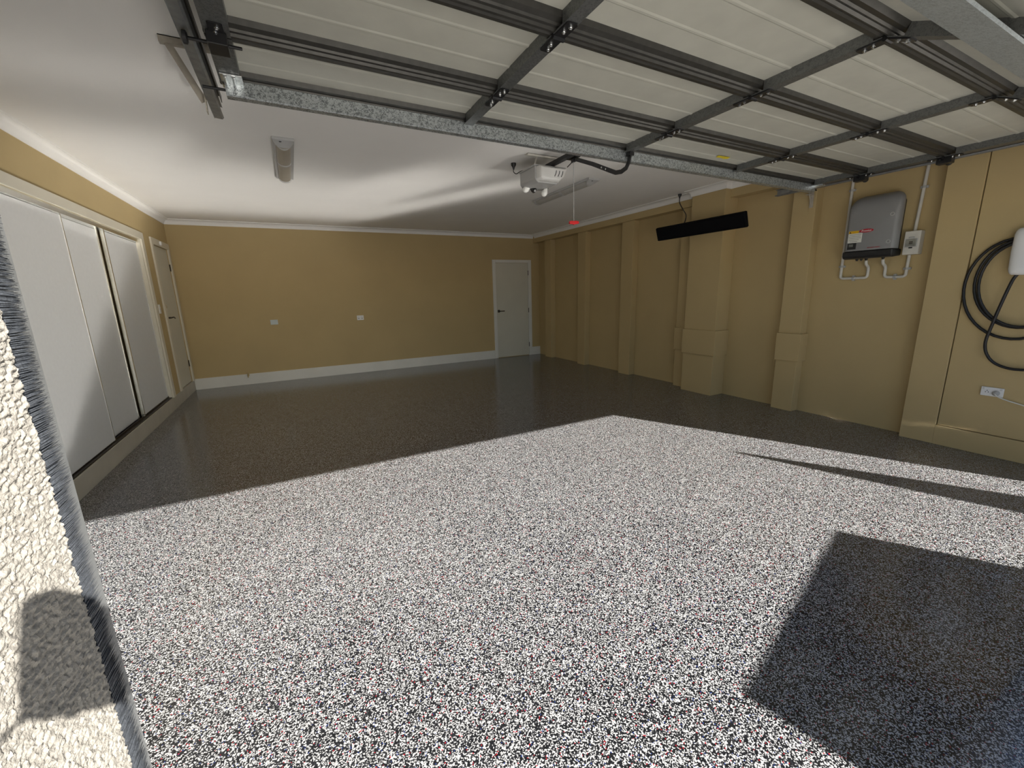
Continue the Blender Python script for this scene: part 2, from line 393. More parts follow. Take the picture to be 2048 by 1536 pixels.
# sliding closet in the left wall
cl = empty('sliding_closet', 'white built-in closet with sliding panel doors in left wall', 'closet', (XL, 4.2, SILL))
MB().box((XL, CL0 - .09, SILL), (XL + .020, CL0, CLT + .085)).box((XL, CL1, SILL), (XL + .020, CL1 + .10, CLT + .085)).box((XL, CL0, CLT), (XL + .020, CL1, CLT + .085)).build('door_frame', 'cream', cl, .003)
MB().box((-1.6995, CL1 - .010, SILL + .001), (XL, CL1, CLT)).build('jamb_lining', 'cream', cl)
MB().box((-1.69, CL0, CLT - .045), (XL - .002, CL1 - .011, CLT - .001)).build('top_track', 'alu', cl)
MB().box((-1.69, CL0, SILL + .001), (XL - .004, CL1 - .011, SILL + .012)).box((-1.610, CL0, SILL + .012), (-1.606, CL1 - .011, SILL + .030)).build('bottom_track', 'bronze', cl)
for nm, ya, yb, xx in (('a', 1.52, 2.72, -1.635), ('b', 2.70, 3.85, -1.60), ('c', 3.70, 4.906, -1.600), ('d', 4.86, 5.735, -1.640), ('e', 5.815, 6.850, -1.612)):
    p = bx((xx - .016, ya, SILL + .022), (xx, yb, CLT - .047), 'sliding_panel', 'closet', cl, .001)
    bx((xx - .018, yb - .008, SILL + .020), (xx + .004, yb + .004, CLT - .046), 'edge_stile', 'alu', p)
    if nm == 'e': bx((xx - .018, ya - .012, SILL + .020), (xx + .012, ya + .012, CLT - .046), 'edge_stile', 'alu', p)
bx((-1.69, 5.74, SILL + .012), (-1.650, 5.81, CLT - .046), 'mullion', 'cream', cl)
under(cl)

# ------------------------------------------------------------------ brush seal on the left pier
br = empty('brush_seal', 'dark grey bristle brush seal along the stucco pier edge', 'brush seal', (JL, YF1, 0))
bx((JL - .012, YF1 - .0055, .01), (JL - .007, YF1 + .004, ZH - .02), 'holder', 'holder', br)
mb = MB(); rnd = random.Random(3)
nb = 16000
for k in range(nb):
    z = .015 + (ZH - .05) * k / nb + rnd.uniform(-.0006, .0006)
    xo = JL - .0055 + rnd.uniform(-.001, .0045)
    L = .0300 + .0008 * noise.noise(Vector((z * 90, 0, 0))) + rnd.uniform(-.002, .0006)
    dz = .0014 * noise.noise(Vector((z * 70, 5, 0))) + rnd.uniform(-.0008, .0008); dx = .002 * noise.noise(Vector((z * 60, 9, 2))) + rnd.uniform(-.0006, .0006)
    p0 = Vector((xo, YF1 - .005, z)); p1 = p0 + Vector((dx, L, dz)); r = .00034
    vs = [p0 + Vector((r, 0, r)), p0 + Vector((r, 0, -r)), p0 + Vector((-r, 0, 0)), p1 + Vector((r * .6, 0, 0)), p1 - Vector((0, 0, r * .7))]
    mb.add(vs, [(0, 1, 4, 3), (1, 2, 4), (2, 0, 3), (2, 3, 4)])
b_ = mb.build('bristles', 'bristle', br); b_['kind'] = 'stuff'
under(br)

# ------------------------------------------------------------------ the raised sectional garage door
GX = 2.26; TILT = 0.0073; HZ = 2.371             # hinge plane height at the door's centre
gd = empty('garage_door', 'raised beige sectional garage door with galvanised frame overhead', 'garage door', (GX, 0, HZ))
gd.rotation_euler = (0, TILT, 0)
XE0, XE1 = -2.43, 2.46                            # door edges in the door's frame
STX = (-2.385, -1.215, 0.0, 1.215, 2.40)
def section(y_near, y_far, tilt=0.0, strut=None, lo_gap=.004, hi_gap=.004):
    # local frame: origin at the far hinge line, -y towards the opening, z=0 hinge plane
    L = y_far - y_near
    fr = Matrix.Translation((0, y_far, 0)) @ Matrix.Rotation(tilt, 4, 'X')
    def P(mb): mb.v = [tuple(fr @ Vector(p)) for p in mb.v]; return mb
    a, b = -L + lo_gap, -hi_gap; T = .046
    pr = [(a, T + .018), (a, T)]
    for k in (1, 2):
        c = a + (b - a) * k / 3
        pr += [(c - .016, T), (c - .008, T - .003), (c + .002, T - .003), (c + .009, T)]
    pr += [(b, T), (b, T + .018)]
    sec = P(MB().prism(pr, 'x', XE0, XE1)).build('section', 'panel', gd)
    # rolled rails along both long edges
    r1 = MB().prism([(b, T), (b, .004), (b - .012, .004), (b - .016, .014), (b - .030, .014), (b - .034, .022), (b - .060, .026), (b - .066, T)], 'x', XE0, XE1)
    P(r1).build('edge_rail', 'rail', sec)
    r2 = MB().prism([(a, T), (a, .010), (a + .010, .006), (a + .030, .008), (a + .034, T)], 'x', XE0, XE1)
    P(r2).build('edge_rail', 'rail', sec)
    for i, x in enumerate(STX):
        wd = .085 if i in (0, 4) else .056
        st = MB()
        st.box((x - wd / 2, a + .034, 0), (x + wd / 2, b - .066, .0035))
        st.box((x - wd / 2, a + .004, 0), (x + wd / 2, a + .034, .0035)).box((x - wd / 2, b - .066, 0), (x + wd / 2, b - .004, .0035))
        st.box((x - wd / 2, a + .034, .0035), (x - wd / 2 + .003, b - .066, T)).box((x + wd / 2 - .003, a + .034, .0035), (x + wd / 2, b - .066, T))
        P(st).build('stile', 'galv_dark', sec)
    if strut is not None:
        c, sw, sh = strut
        s_ = MB().prism([(c - sw / 2, -.002), (c - sw / 2, -sh), (c + sw / 2, -sh), (c + sw / 2, -.002), (c + sw / 2 - .004, -.002), (c + sw / 2 - .004, -sh + .004), (c - sw / 2 + .004, -sh + .004), (c - sw / 2 + .004, -.002)], 'x', XE0, XE1)
        P(s_).build('strut', 'galv_daylit', sec)
    return sec, fr
Y0, Y1, Y2, Y3 = 2.535, 2.110, 1.556, 0.995
section(Y1, Y0); section(Y2, Y1); section(Y3, Y2)
TL4 = math.radians(24.7)
sec4, fr4 = section(Y3 - .56, Y3, tilt=TL4, strut=(-.343, .155, .012))
# galvanised reinforcing strut along the far edge
sb = MB().prism([(2.497, .014), (2.497, -.048), (2.505, -.052), (2.545, -.052), (2.545, -.046), (2.508, -.046), (2.503, -.040), (2.503, .014)], 'x', XE0 + .02, XE1 - .02)
o = sb.build('reinforcing_strut', 'galv', gd); o['label'] = 'spangled galvanised steel strut'
# hinges with bolts
def hinge(x, y, tl):
    mb = MB(); hw = .026
    pl = [(-.100, -.018), (-.094, -.024), (-.006, -.024), (-.006, .024), (-.094, .024), (-.100, .018)]
    fr = Matrix.Translation((x, y, 0)) @ Matrix.Rotation(tl, 4, 'X')
    mb.prism([(b, a) for a, b in pl], 'z', -.006, -.0005, fr)
    mb.prism([(b, -a) for a, b in pl], 'z', -.006, -.0005, Matrix.Translation((x, y, 0)))
    mb.tube([(x - .026, y, -.004), (x + .026, y, -.004)], .011, 10)
    h = mb.build('hinge', 'black_steel', gd)
    for sy in (-1, 1):
        f = fr if sy < 0 else Matrix.Translation((x, y, 0))
        for dy in (.045, .078):
            c = f @ Vector((-.004 if dy < .06 else .004, sy * dy, -.006)); n = f.to_3x3() @ Vector((0, 0, -1))
            MB().lathe([(.0085, 0), (.0085, .003), (.0055, .0035), (.0055, .008), (.003, .009)], c, n, 8).build('bolt', 'steel', h)
for y, tl in ((Y1, 0), (Y2, 0), (Y3, TL4)):
    for i, x in enumerate(STX):
        hinge(x, y, tl)
# roller carriers at both ends of each joint and the bright top fixtures
for y in (Y1, Y2, Y3):
    for sgn, x in ((-1, XE0), (1, XE1)):
        mb = MB().box((x - sgn * .010, y - .045, -.045), (x - sgn * .075, y + .045, -.002)).tube([(x - sgn * .12, y + .01, -.020), (x + sgn * .070, y + .01, -.020)], .0065, 8)
        c = mb.build('roller_carrier', 'black_steel', gd, .004)
        MB().lathe([(.016, 0), (.022, .004), (.022, .016), (.016, .020)], (x + sgn * .052, y + .01, -.020), (sgn, 0, 0), 14).build('roller', 'black', c, smooth=True)
for sgn, x in ((-1, XE0), (1, XE1)):
    mb = MB().box((x - sgn * .010, 2.40, -.006), (x - sgn * .095, 2.545, -.001))
    for k in (.030, .062): mb.tube([(x - sgn * k, 2.405, -.009), (x - sgn * k, 2.540, -.009)], .008, 8)
    t = mb.build('top_fixture', 'steel', gd, .001)
    MB().tube([(x - sgn * .10, 2.530, -.020), (x + sgn * .070, 2.530, -.020)], .0065, 8).build('roller_shaft', 'black_steel', t)
# small yellow sticker on the door skin
st = MB().prism([(.80, 2.352), (.93, 2.345), (.94, 2.375), (.91, 2.392), (.87, 2.382), (.82, 2.388)], 'z', .0385, .0395).build('sticker', 'yellow', gd)
st['label'] = 'small torn yellow sticker'
bpy.context.view_layer.update()

# ------------------------------------------------------------------ tracks
def track(name, x, sgn, z, y_end, label):
    t = empty(name, label, 'door track', (x, y_end, z), 'horizontal door tracks')
    # C-shaped channel opening towards the door
    pr = [(x + sgn * .022, z - .030), (x + sgn * .025, z - .033), (x + sgn * .025, z + .033), (x - sgn * .012, z + .033), (x - sgn * .020, z + .026), (x - sgn * .012, z + .028), (x + sgn * .020, z + .028), (x + sgn * .020, z - .028), (x - sgn * .012, z - .028), (x - sgn * .020, z - .024), (x - sgn * .012, z - .033)]
    MB().prism(pr, 'y', .62, y_end).build('channel', 'track', t)
    # curved part and vertical leg behind the jamb
    R = .30; pts = [(x + sgn * .005, .62 - R * math.sin(a), z - R + R * math.cos(a)) for a in [math.pi / 2 * k / 8 for k in range(9)]]
    mb = MB()
    yb = .50; yc = .62
    path = [Vector((x + sgn * .004, yc - (yc - yb) * math.sin(math.pi / 2 * k / 8), z - .30 + .30 * math.cos(math.pi / 2 * k / 8))) for k in range(9)] + [Vector((x + sgn * .004, yb, .02))]
    for p, q in zip(path[:-1], path[1:]): mb.bar(p, q, .045, .05, (1, 0, 0))
    mb.build('vertical_leg', 'track', t)
    return t
tl = track('door_track', -.228, -1, 2.425, 2.99, 'grey left door track held by a beige triangular ceiling bracket')
# angle iron along the left track and the beige hanger bracket
MB().box((-.225, .62, 2.4595), (-.196, 2.86, 2.463)).box((-.1995, .62, 2.43), (-.196, 2.86, 2.4595)).build('angle_iron', 'rail', tl)
hb = MB().box((-.405, 2.735, ZC - .030), (-.19, 2.765, ZC - .0005)).box((-.405, 2.735, ZC - .004), (-.19, 2.80, ZC - .0005)).build('hanger_bar', 'bracket', tl)
MB().bar((-.2585, 2.756, ZC - .02), (-.2585, 2.756, 2.335), .042, .005, (1, 0, 0)).build('hanger_strap', 'bracket', tl)
MB().bar((-.372, 2.745, ZC - .028), (-.264, 2.760, 2.385), .030, .005, (0, 1, 0)).build('brace', 'bracket', tl)
under(tl)
tr = track('door_track', 4.785, 1, 2.385, 2.93, 'grey right door track running beside the tan pilasters')
MB().box((4.81, 2.60, 2.31), (4.899, 2.64, 2.314)).bar((4.888, 2.62, 2.36), (4.896, 2.62, 2.19), .035, .006, (1, 0, 0)).bar((4.83, 2.62, 2.35), (4.893, 2.62, 2.22), .016, .006, (0, 1, 0)).build('wall_bracket', 'bracket', tr)
MB().box((4.812, .62, 2.418), (4.842, 2.80, 2.422)).build('angle_iron', 'galv_dark', tr)
under(tr)

# ------------------------------------------------------------------ opener
OX = 2.245                                       # motor centre
RX = 2.275                                       # rail, trolley and arm
op = empty('garage_door_opener', 'grey garage door opener motor on the white ceiling', 'door opener', (OX, 3.6, 2.38))
bw = .165; yb0, yb1 = 3.42, 3.76; zb0, zb1 = 2.385, 2.525
def opener_body():
    mb = MB()
    # base shell
    prof = [(OX - bw, zb1), (OX - bw, zb0 + .03), (OX - bw + .03, zb0), (OX + bw - .09, zb0), (OX + bw - .03, zb0 + .06), (OX + bw, zb1)]
    mb.prism(prof, 'y', yb0 + .05, yb1)
    return mb.build('housing', 'plastic_dk', op, .012, seg=3)
opener_body()
mb = MB()
ring0 = [(OX - bw + .012, zb1 - .008), (OX - bw + .012, zb0 + .028), (OX - bw + .035, zb0 + .008), (OX + bw - .100, zb0 + .006), (OX + bw - .035, zb0 + .055), (OX + bw - .006, zb1 - .008)]
cx_, cz_ = OX, (zb0 + zb1) / 2
rings = []
for yy, sc in ((yb0 + .055, 1.0), (yb0 + .02, .97), (yb0 - .005, .88), (yb0 - .018, .70)):
    rings.append([(cx_ + (x - cx_) * sc, yy, cz_ + (z - cz_) * sc) for x, z in ring0])
n = 6; vsx = [p for r_ in rings for p in r_]; fsx = []
for i in range(3):
    for j in range(n): fsx.append((i * n + j, i * n + (j + 1) % n, (i + 1) * n + (j + 1) % n, (i + 1) * n + j))
fsx.append(tuple(range(3 * n, 4 * n)))
fc = mb.add(vsx, fsx).build('front_cover', 'plastic', op, .006, smooth=True, seg=3)
for k in range(3):
    x = OX + .010 + k * .035
    MB().tube(smooth_path([(x + .008, yb0 - .0185, zb1 - .045), (x + .002, yb0 - .0195, cz_), (x - .012, yb0 - .0185, zb0 + .045)], 4), .0030, 6).build('vent_slot', 'slot', fc)
bx((OX - bw - .004, yb0 + .05, zb1 - .004), (OX + bw + .004, yb1 + .004, zb1 + .010), 'top_plate', 'plastic_dk', op, .003)
for sx in (-.10, .10):
    MB().bar((OX + sx, 3.60, zb1 + .01), (OX + sx, 3.55, ZC - .015), .026, .004, (1, 0, 0)).build('hanger_strap', 'conduit', op)
MB().box((OX - .20, 3.535, ZC - .020), (OX + .20, 3.565, ZC - .0005)).box((OX - .20, 3.535, ZC - .004), (OX + .20, 3.60, ZC - .0005)).build('ceiling_angle', 'conduit', op)
MB().prism([(RX - .022, 2.540), (RX + .022, 2.540), (RX + .022, 2.572), (RX + .014, 2.572), (RX + .014, 2.548), (RX - .014, 2.548), (RX - .014, 2.572), (RX - .022, 2.572)], 'y', .44, 3.60).build('rail', 'black_steel', op)
trl = MB().box((RX - .030, 3.10, 2.515), (RX + .030, 3.22, 2.540)).box((RX - .012, 3.14, 2.485), (RX + .012, 3.18, 2.515)).bar((RX - .005, 3.17, 2.49), (RX - .03, 3.21, 2.455), .010, .006).build('trolley', 'black_steel', op, .003)
arm = MB(); ap = [(RX, 3.16, 2.515), (RX, 2.90, 2.405), (RX, 2.68, 2.300), (RX, 2.62, 2.272), (RX, 2.56, 2.264), (RX, 2.510, 2.276), (RX, 2.482, 2.312), (RX, 2.474, 2.352)]
def strip(mb, pts, wd, th):
    # flat strip in the y-z plane with thickness th along x, width wd in the plane
    P_ = [Vector(p) for p in pts]; n_ = len(P_); k = len(mb.v)
    for i in range(n_):
        t_ = (P_[min(i + 1, n_ - 1)] - P_[max(i - 1, 0)]).normalized(); nn = Vector((0, -t_.z, t_.y))
        for sx, sn in ((-1, -1), (1, -1), (1, 1), (-1, 1)): mb.v.append(tuple(P_[i] + Vector((sx * th / 2, 0, 0)) + nn * sn * wd / 2))
    for i in range(n_ - 1):
        for j in range(4): mb.f.append((k + i * 4 + j, k + i * 4 + (j + 1) % 4, k + (i + 1) * 4 + (j + 1) % 4, k + (i + 1) * 4 + j))
    mb.f.append((k, k + 1, k + 2, k + 3)); mb.f.append(tuple(k + (n_ - 1) * 4 + j for j in (3, 2, 1, 0)))
strip(arm, ap, .030, .010)
arm.box((RX - .020, 2.452, 2.345), (RX + .020, 2.492, 2.3685))
am = arm.build('door_arm', 'black_steel', op)
for t_ in (.55, .78):
    p = Vector(ap[1]).lerp(Vector(ap[2]), t_); MB().lathe([(.007, 0), (.007, .004), (.003, .005)], p + Vector((-.005, 0, 0)), (-1, 0, 0), 8).build('bolt', 'steel', am)
pc = MB().tube([(RX, 3.16, 2.50), (RX + .001, 3.155, 2.25), (RX, 3.15, 2.01)], .0028, 6).build('pull_cord', 'plastic_dk', op)
MB().prism([(RX - .050, 1.996), (RX - .044, 2.010), (RX - .008, 2.012), (RX, 2.008), (RX + .008, 2.014), (RX + .046, 2.012), (RX + .052, 2.000), (RX + .046, 1.990), (RX + .006, 1.984), (RX, 1.978), (RX - .006, 1.984), (RX - .044, 1.985)], 'y', 3.14, 3.16).build('pull_handle', 'red', op, .003)
bulb_pr = [(.013, 0), (.014, .012), (.024, .030), (.030, .048), (.030, .060), (.024, .076), (.012, .086), (.001, .089)]
for (bxp, byp, bzp, ax, lb) in ((2.185, 3.70, 2.425, (-.75, .1, -.55), 1), (2.335, 3.66, 2.425, (-.30, .1, -.65), 2)):
    a_ = Vector(ax).normalized(); c_ = Vector((bxp, byp, bzp))
    sk = MB().lathe([(.020, -.01), (.022, .015), (.017, .034)], c_, a_, 14).build('lamp_socket', 'black', op, smooth=True)
    MB().lathe(bulb_pr, c_ + a_ * .030, a_, 16).build('bulb', 'bulb', op, smooth=True)
sn = MB().lathe([(.016, 0), (.026, .02), (.028, .045), (.024, .060)], (2.185, 3.72, 2.410), (.25, -.55, -.8), 14).build('motion_sensor', 'black', op, smooth=True)
MB().box((2.187, 3.672, 2.352), (2.207, 3.676, 2.372)).build('sensor_window', 'plastic_dk', sn)
MB().tube(smooth_path([(2.07, 3.86, ZC - .05), (2.075, 3.87, 2.565), (2.10, 3.86, 2.548), (2.13, 3.82, 2.565), (2.17, 3.78, 2.565), (2.20, 3.75, 2.53)], 6), .004, 8).build('power_cord', 'rubber', op)
MB().lathe([(.026, 0), (.024, .020), (.012, .038), (.006, .060)], (2.07, 3.86, ZC), (0, 0, -1), 12).build('plug', 'black', op, smooth=True)
under(op)

# ------------------------------------------------------------------ ceiling lights
def batten(x0, x1, y0, y1, label, lensm):
    t = empty('ceiling_light', label, 'ceiling light', ((x0 + x1) / 2, (y0 + y1) / 2, ZC))
    bx((x0, y0, ZC - .022), (x1, y1, ZC - .0005), 'housing', 'lamp_body', t, .003)
    xm = (x0 + x1) / 2; hw = (x1 - x0) / 2 - .022
    def lens(a, b, drop, grow=0):
        pr = [(xm + (hw + grow) * math.cos(math.pi * k / 12), ZC - .020 - (drop + grow) * math.sin(math.pi * k / 12)) for k in range(13)]
        return MB().prism(pr, 'y', a, b)
    lens(y0 + .085, y1 - .025, .038).build('diffuser', lensm, t, smooth=True)
    ec = MB(); N = 14; e0 = y0 + .004
    # sloping end cap with a curved edge against the diffuser
    vs_ = []; 
    for k in range(N + 1):
        u = k / N; xx = x0 + .004 + (x1 - x0 - .008) * u; hump = math.sin(math.pi * u)
        vs_ += [(xx, e0, ZC - .0225), (xx, y0 + .050 + .065 * hump, ZC - .0235 - .040 * hump)]
    fs_ = [(2 * k, 2 * k + 2, 2 * k + 3, 2 * k + 1) for k in range(N)]
    vb = [(x, y, ZC - .020) for x, y, z in vs_]; nvv = len(vs_)
    fs_ += [(2 * k + 1, 2 * k + 3, nvv + 2 * k + 3, nvv + 2 * k + 1) for k in range(N)]
    c1 = ec.add(vs_ + vb, fs_).build('end_cap', 'lamp_body', t)
    MB().prism([(xm - .030, e0 + .012), (xm - .012, e0 + .012), (xm - .021, e0 + .034)], 'z', ZC - .031, ZC - .026).build('warning_mark', 'ink', c1)
    lens(y1 - .030, y1 - .004, .038, .003).build('end_cap', 'lamp_body', t, smooth=True)
    ym = y0 + (y1 - y0) * .50
    lens(ym - .018, ym + .018, .038, .0025).build('centre_clip', 'lamp_body', t, smooth=True)
    under(t); return t
batten(.015, .170, 3.95, 5.15, 'grey batten light with brownish diffuser on the open white ceiling', 'lens')
batten(3.085, 3.245, 3.99, 5.22, 'pale batten light on the ceiling behind the red pull handle', 'lens_pale')

# ------------------------------------------------------------------ radiant heater
HX, HZc = 4.55, 2.135
ht = empty('radiant_heater', 'long black radiant heater strip mounted before the tan column', 'heater', (HX, 3.72, HZc))
hm = Matrix.Translation((HX, 0, HZc)) @ Matrix.Rotation(math.radians(-18), 4, 'Y')
MB().prism([(-.022, -.080), (.006, -.088), (.028, -.080), (.028, .080), (.006, .088), (-.022, .082)], 'y', 3.085, 4.355, hm).build('body', 'heater', ht, .004)
MB().prism([(-.027, -.066), (-.021, -.070), (-.021, .070), (-.027, .066)], 'y', 3.10, 4.34, hm).build('heating_face', 'heater', ht, .002)
for y in (3.62, 3.92):
    MB().bar((HX + .02, y, HZc + .02), (XC + .001, y, HZc + .06), .03, .008).box((XC - .006, y - .03, HZc), (XC - .0005, y + .03, HZc + .12)).build('mounting_arm', 'black_steel', ht)
MB().tube(smooth_path([(4.755, 4.20, ZC - .06), (4.752, 4.19, 2.52), (4.72, 4.10, 2.42), (4.66, 4.00, 2.34), (4.60, 3.95, 2.27), (4.58, 3.96, 2.20)], 6), .006, 8).build('power_cord', 'rubber', ht)
MB().lathe([(.024, 0), (.022, .02), (.012, .036), (.006, .06)], (4.755, 4.20, ZC - .004), (0, 0, -1), 12).build('plug', 'black', ht, smooth=True)
under(ht)

# ------------------------------------------------------------------ inverter, conduits and isolator
IY0, IY1 = 1.845, 2.238
iv = empty('solar_inverter', 'grey solar inverter with red oval logo on tan wall', 'inverter', (XW, 2.03, 1.64))
MB().box((4.88, IY0 + .030, 1.665), (XW - .0005, IY1 + .005, 2.15)).build('back_box', 'black', iv, .02, seg=3)
def inv_cover():
    def outline(ins, top):
        y0, y1, z0, z1, r = IY0 + ins, IY1 - ins, 1.712, top, .075
        o_ = [(y0, z0), (y1, z0)]
        for cy, st_ in ((y1 - r, 0), (y0 + r, 90)):
            for k in range(8):
                an = math.radians(st_ + 90 * k / 7); o_.append((cy + r * math.cos(an), z1 - r + r * math.sin(an)))
        return o_
    lv = [(4.975, .030, 2.215), (4.93, .010, 2.208), (4.88, 0, 2.192), (4.85, .002, 2.172), (4.832, .008, 2.142), (4.822, .020, 2.105), (4.818, .032, 2.06)]
    v = []; f = []; n = 18
    for x, i_, t_ in lv: v += [(x, y, z) for y, z in outline(i_, t_)]
    for i in range(len(lv) - 1):
        for j in range(n): f.append((i * n + j, i * n + (j + 1) % n, (i + 1) * n + (j + 1) % n, (i + 1) * n + j))
    f.append(tuple(range(n))); f.append(tuple(range((len(lv) - 1) * n, len(lv) * n)))
    return MB().add(v, f).build('cover', 'inv_grey', iv, smooth=True)
inv_cover()
pr = [(5.000, 1.650), (4.87, 1.638), (4.835, 1.645), (4.822, 1.665), (4.822, 1.709), (5.000, 1.709)]
MB().prism(pr, 'y', IY0 + .010, IY1 + .004).build('base_cover', 'black', iv, .010, seg=3)
for y, z in ((1.893, 2.005), (1.893, 1.772)):
    MB().lathe([(.018, 0), (.016, .004), (.011, .004), (.010, .001)], (4.8195, y, z), (-1, 0, 0), 16).build('screw_recess', 'plastic_dk', iv, smooth=True)
XF = 4.8175
bx((XF - .003, 2.135, 1.728), (XF + .004, 2.205, 1.785), 'display', 'black', iv, .002)
bx((XF - .0045, 2.158, 1.752), (XF - .003, 2.192, 1.776), 'display_screen', 'screen', iv)
lb = bx((XF - .002, 2.098, 1.788), (XF + .004, 2.208, 1.872), 'white_label', 'paper', iv)
for k, (a_, b_) in enumerate(((2.104, 2.200), (2.108, 2.202), (2.104, 2.198), (2.120, 2.196), (2.13, 2.19))):
    z = 1.860 - k * .0150
    bx((XF - .0024, a_, z - .0022), (XF - .002, b_, z + .0022), 'print_line', 'print', lb)
al_ = bx((XF - .002, 2.128, 1.873), (XF + .004, 2.207, 1.896), 'warning_label', 'amber', iv)
MB().prism([(2.186, 1.877), (2.202, 1.877), (2.194, 1.892)], 'x', XF - .0026, XF - .0019).build('warning_mark', 'ink', al_)
lg = MB().prism([(2.070 + .056 * math.cos(a), 1.888 + .016 * math.sin(a)) for a in [2 * math.pi * k / 28 for k in range(28)]], 'x', XF - .002, XF + .003).build('logo_badge', 'logo_red', iv)
TX = Matrix(((0, 0, -1, 0), (-1, 0, 0, 0), (0, 1, 0, 0), (0, 0, 0, 1)))      # text plane facing -x, reading towards -y
text_mesh('logo_text', 'Fronius', .026, 'white_pl', Matrix.Translation((XF - .0025, 2.070, 1.888)) @ TX, lg, .25)
text_mesh('model_text', 'FRONIUS PRIMO', .0135, 'logo_red', Matrix.Translation((XF - .0012, 1.995, 1.732)) @ TX, iv, 0)
for y in (2.16, 2.125, 2.085, 1.955):
    MB().lathe([(.013, 0), (.013, .012), (.009, .014), (.009, .022)], (4.93, y, 1.645), (0, 0, -1), 10).build('cable_gland', 'black', iv)
under(iv); lg.children[0].matrix_parent_inverse = Matrix()

CX = XW - .020
def conduit(name, path, label, clips):
    t = empty(name, label, 'conduit', path[0])
    pts = [Vector(p) for p in path]; out = [pts[0]]
    for i in range(1, len(pts) - 1):                       # rounded elbows
        a_ = (pts[i - 1] - pts[i]).normalized(); b_ = (pts[i + 1] - pts[i]).normalized(); r_ = .028
        for k in range(6):
            u = k / 5; out.append(pts[i] + a_ * r_ * (1 - u) ** 2 + b_ * r_ * u ** 2)
    out.append(pts[-1])
    MB().tube(out, .0125, 12).build('pipe', 'conduit', t, smooth=True)
    for c, axis in clips:
        c = Vector(c); ax = Vector(axis) * .010
        MB().tube([c - ax, c + ax], .0155, 12).box((c.x, c.y - (.026 if axis[2] else .010), c.z - (.010 if axis[2] else .026)), (XW - .0003, c.y + (.026 if axis[2] else .010), c.z + (.010 if axis[2] else .026))).build('saddle_clip', 'plastic_dk', t)
    under(t)
conduit('conduit_pipe', [(CX, 2.315, ZCB - .097), (CX, 2.312, 1.462), (CX, 2.085, 1.462), (CX, 2.085, 1.56), (4.935, 2.085, 1.59), (4.935, 2.085, 1.6215)],
        'pale conduit looping under the inverter beside the tan pilaster', [((CX, 2.313, 2.30), (0, 0, 1)), ((CX, 2.313, 1.58), (0, 0, 1)), ((CX, 2.20, 1.462), (0, 1, 0))])
conduit('conduit_pipe', [(4.935, 1.955, 1.6215), (4.935, 1.955, 1.59), (CX, 1.952, 1.56), (CX, 1.950, 1.460), (CX, 1.795, 1.460), (CX, 1.792, 1.648)],
        'short pale conduit loop between inverter and isolator box', [((CX, 1.872, 1.460), (0, 1, 0)), ((CX, 1.793, 1.53), (0, 0, 1))])
conduit('conduit_pipe', [(CX, 1.782, 1.850), (CX, 1.762, ZCB - .097)],
        'straight pale conduit rising from the isolator box', [((CX, 1.769, 2.215), (0, 0, 1))])
ib = empty('isolator_box', 'pale grey isolator switch box beside the inverter', 'switch box', (XW, 1.77, 1.65))
bx((4.935, 1.715, 1.650), (XW - .0005, 1.825, 1.850), 'enclosure', 'conduit', ib, .005)
MB().box((4.931, 1.728, 1.712), (4.936, 1.814, 1.785)).box((4.929, 1.752, 1.788), (4.936, 1.792, 1.800)).build('window_frame', 'plastic_dk', ib, .003)
bx((4.927, 1.735, 1.718), (4.931, 1.807, 1.780), 'window_cover', 'clearglass', ib, .002)
MB().box((4.930, 1.760, 1.738), (4.9325, 1.785, 1.764)).build('switch_toggle', 'black', ib)
bx((4.928, 1.758, 1.702), (4.935, 1.782, 1.712), 'latch', 'black', ib)
under(ib)

# ------------------------------------------------------------------ wall charger, outlet
PX = XP + .012
ev = empty('wall_charger', 'white car wall charger with coiled black cable', 'charger', (PX, 1.06, 1.44))
def shell():
    # tall rounded faceplate, bowed outwards, narrower at the bottom
    N, K = 20, 6; v = []; f = []
    def outline(sc, zc=1.61):
        o_ = []
        for k in range(N):
            a = 2 * math.pi * k / N; c, s_ = math.cos(a), math.sin(a)
            e = .28
            yy = math.copysign(abs(c) ** e, c); zz = math.copysign(abs(s_) ** e, s_)
            wd = .090 - .012 * (1 - zz) / 2 - .010 * max(0, zz) ** 3
            o_.append((1.058 + yy * wd * sc, zc + zz * .172 * (1 - (1 - sc) * .5)))
        return o_
    levels = [(PX - .0005, .90), (PX - .030, .94), (PX - .062, 1.0), (PX - .080, .985), (PX - .094, .90), (PX - .103, .70), (PX - .107, .40)]
    for x, sc in levels:
        for y, z in outline(sc): v.append((x, y, z))
    for i in range(len(levels) - 1):
        for j in range(N): f.append((i * N + j, i * N + (j + 1) % N, (i + 1) * N + (j + 1) % N, (i + 1) * N + j))
    f.append(tuple(range(N))); f.append(tuple(range((len(levels) - 1) * N, len(levels) * N)))
    mb = MB(); mb.add(v, f); return mb.build('faceplate', 'white_pl', ev, smooth=True)
shell()
def loop(cy, cz, ry, rz, x, n=40, sk=0):
    return [(x + .006 * math.sin(3 * a), cy + ry * math.cos(a) + sk * math.sin(a), cz + rz * math.sin(a)) for a in [2 * math.pi * k / n for k in range(n + 1)]]
CR = .0105
for cy, cz, ry, rz, x, sk in ((1.085, 1.335, .283, .378, 4.893, .03), (1.065, 1.372, .243, .325, 4.878, .03), (1.050, 1.368, .232, .315, 4.866, .03)):
    MB().tube(loop(cy, cz, ry, rz, x, sk=sk), CR, 10, cap=False).build('cable_loop', 'rubber', ev, smooth=True)
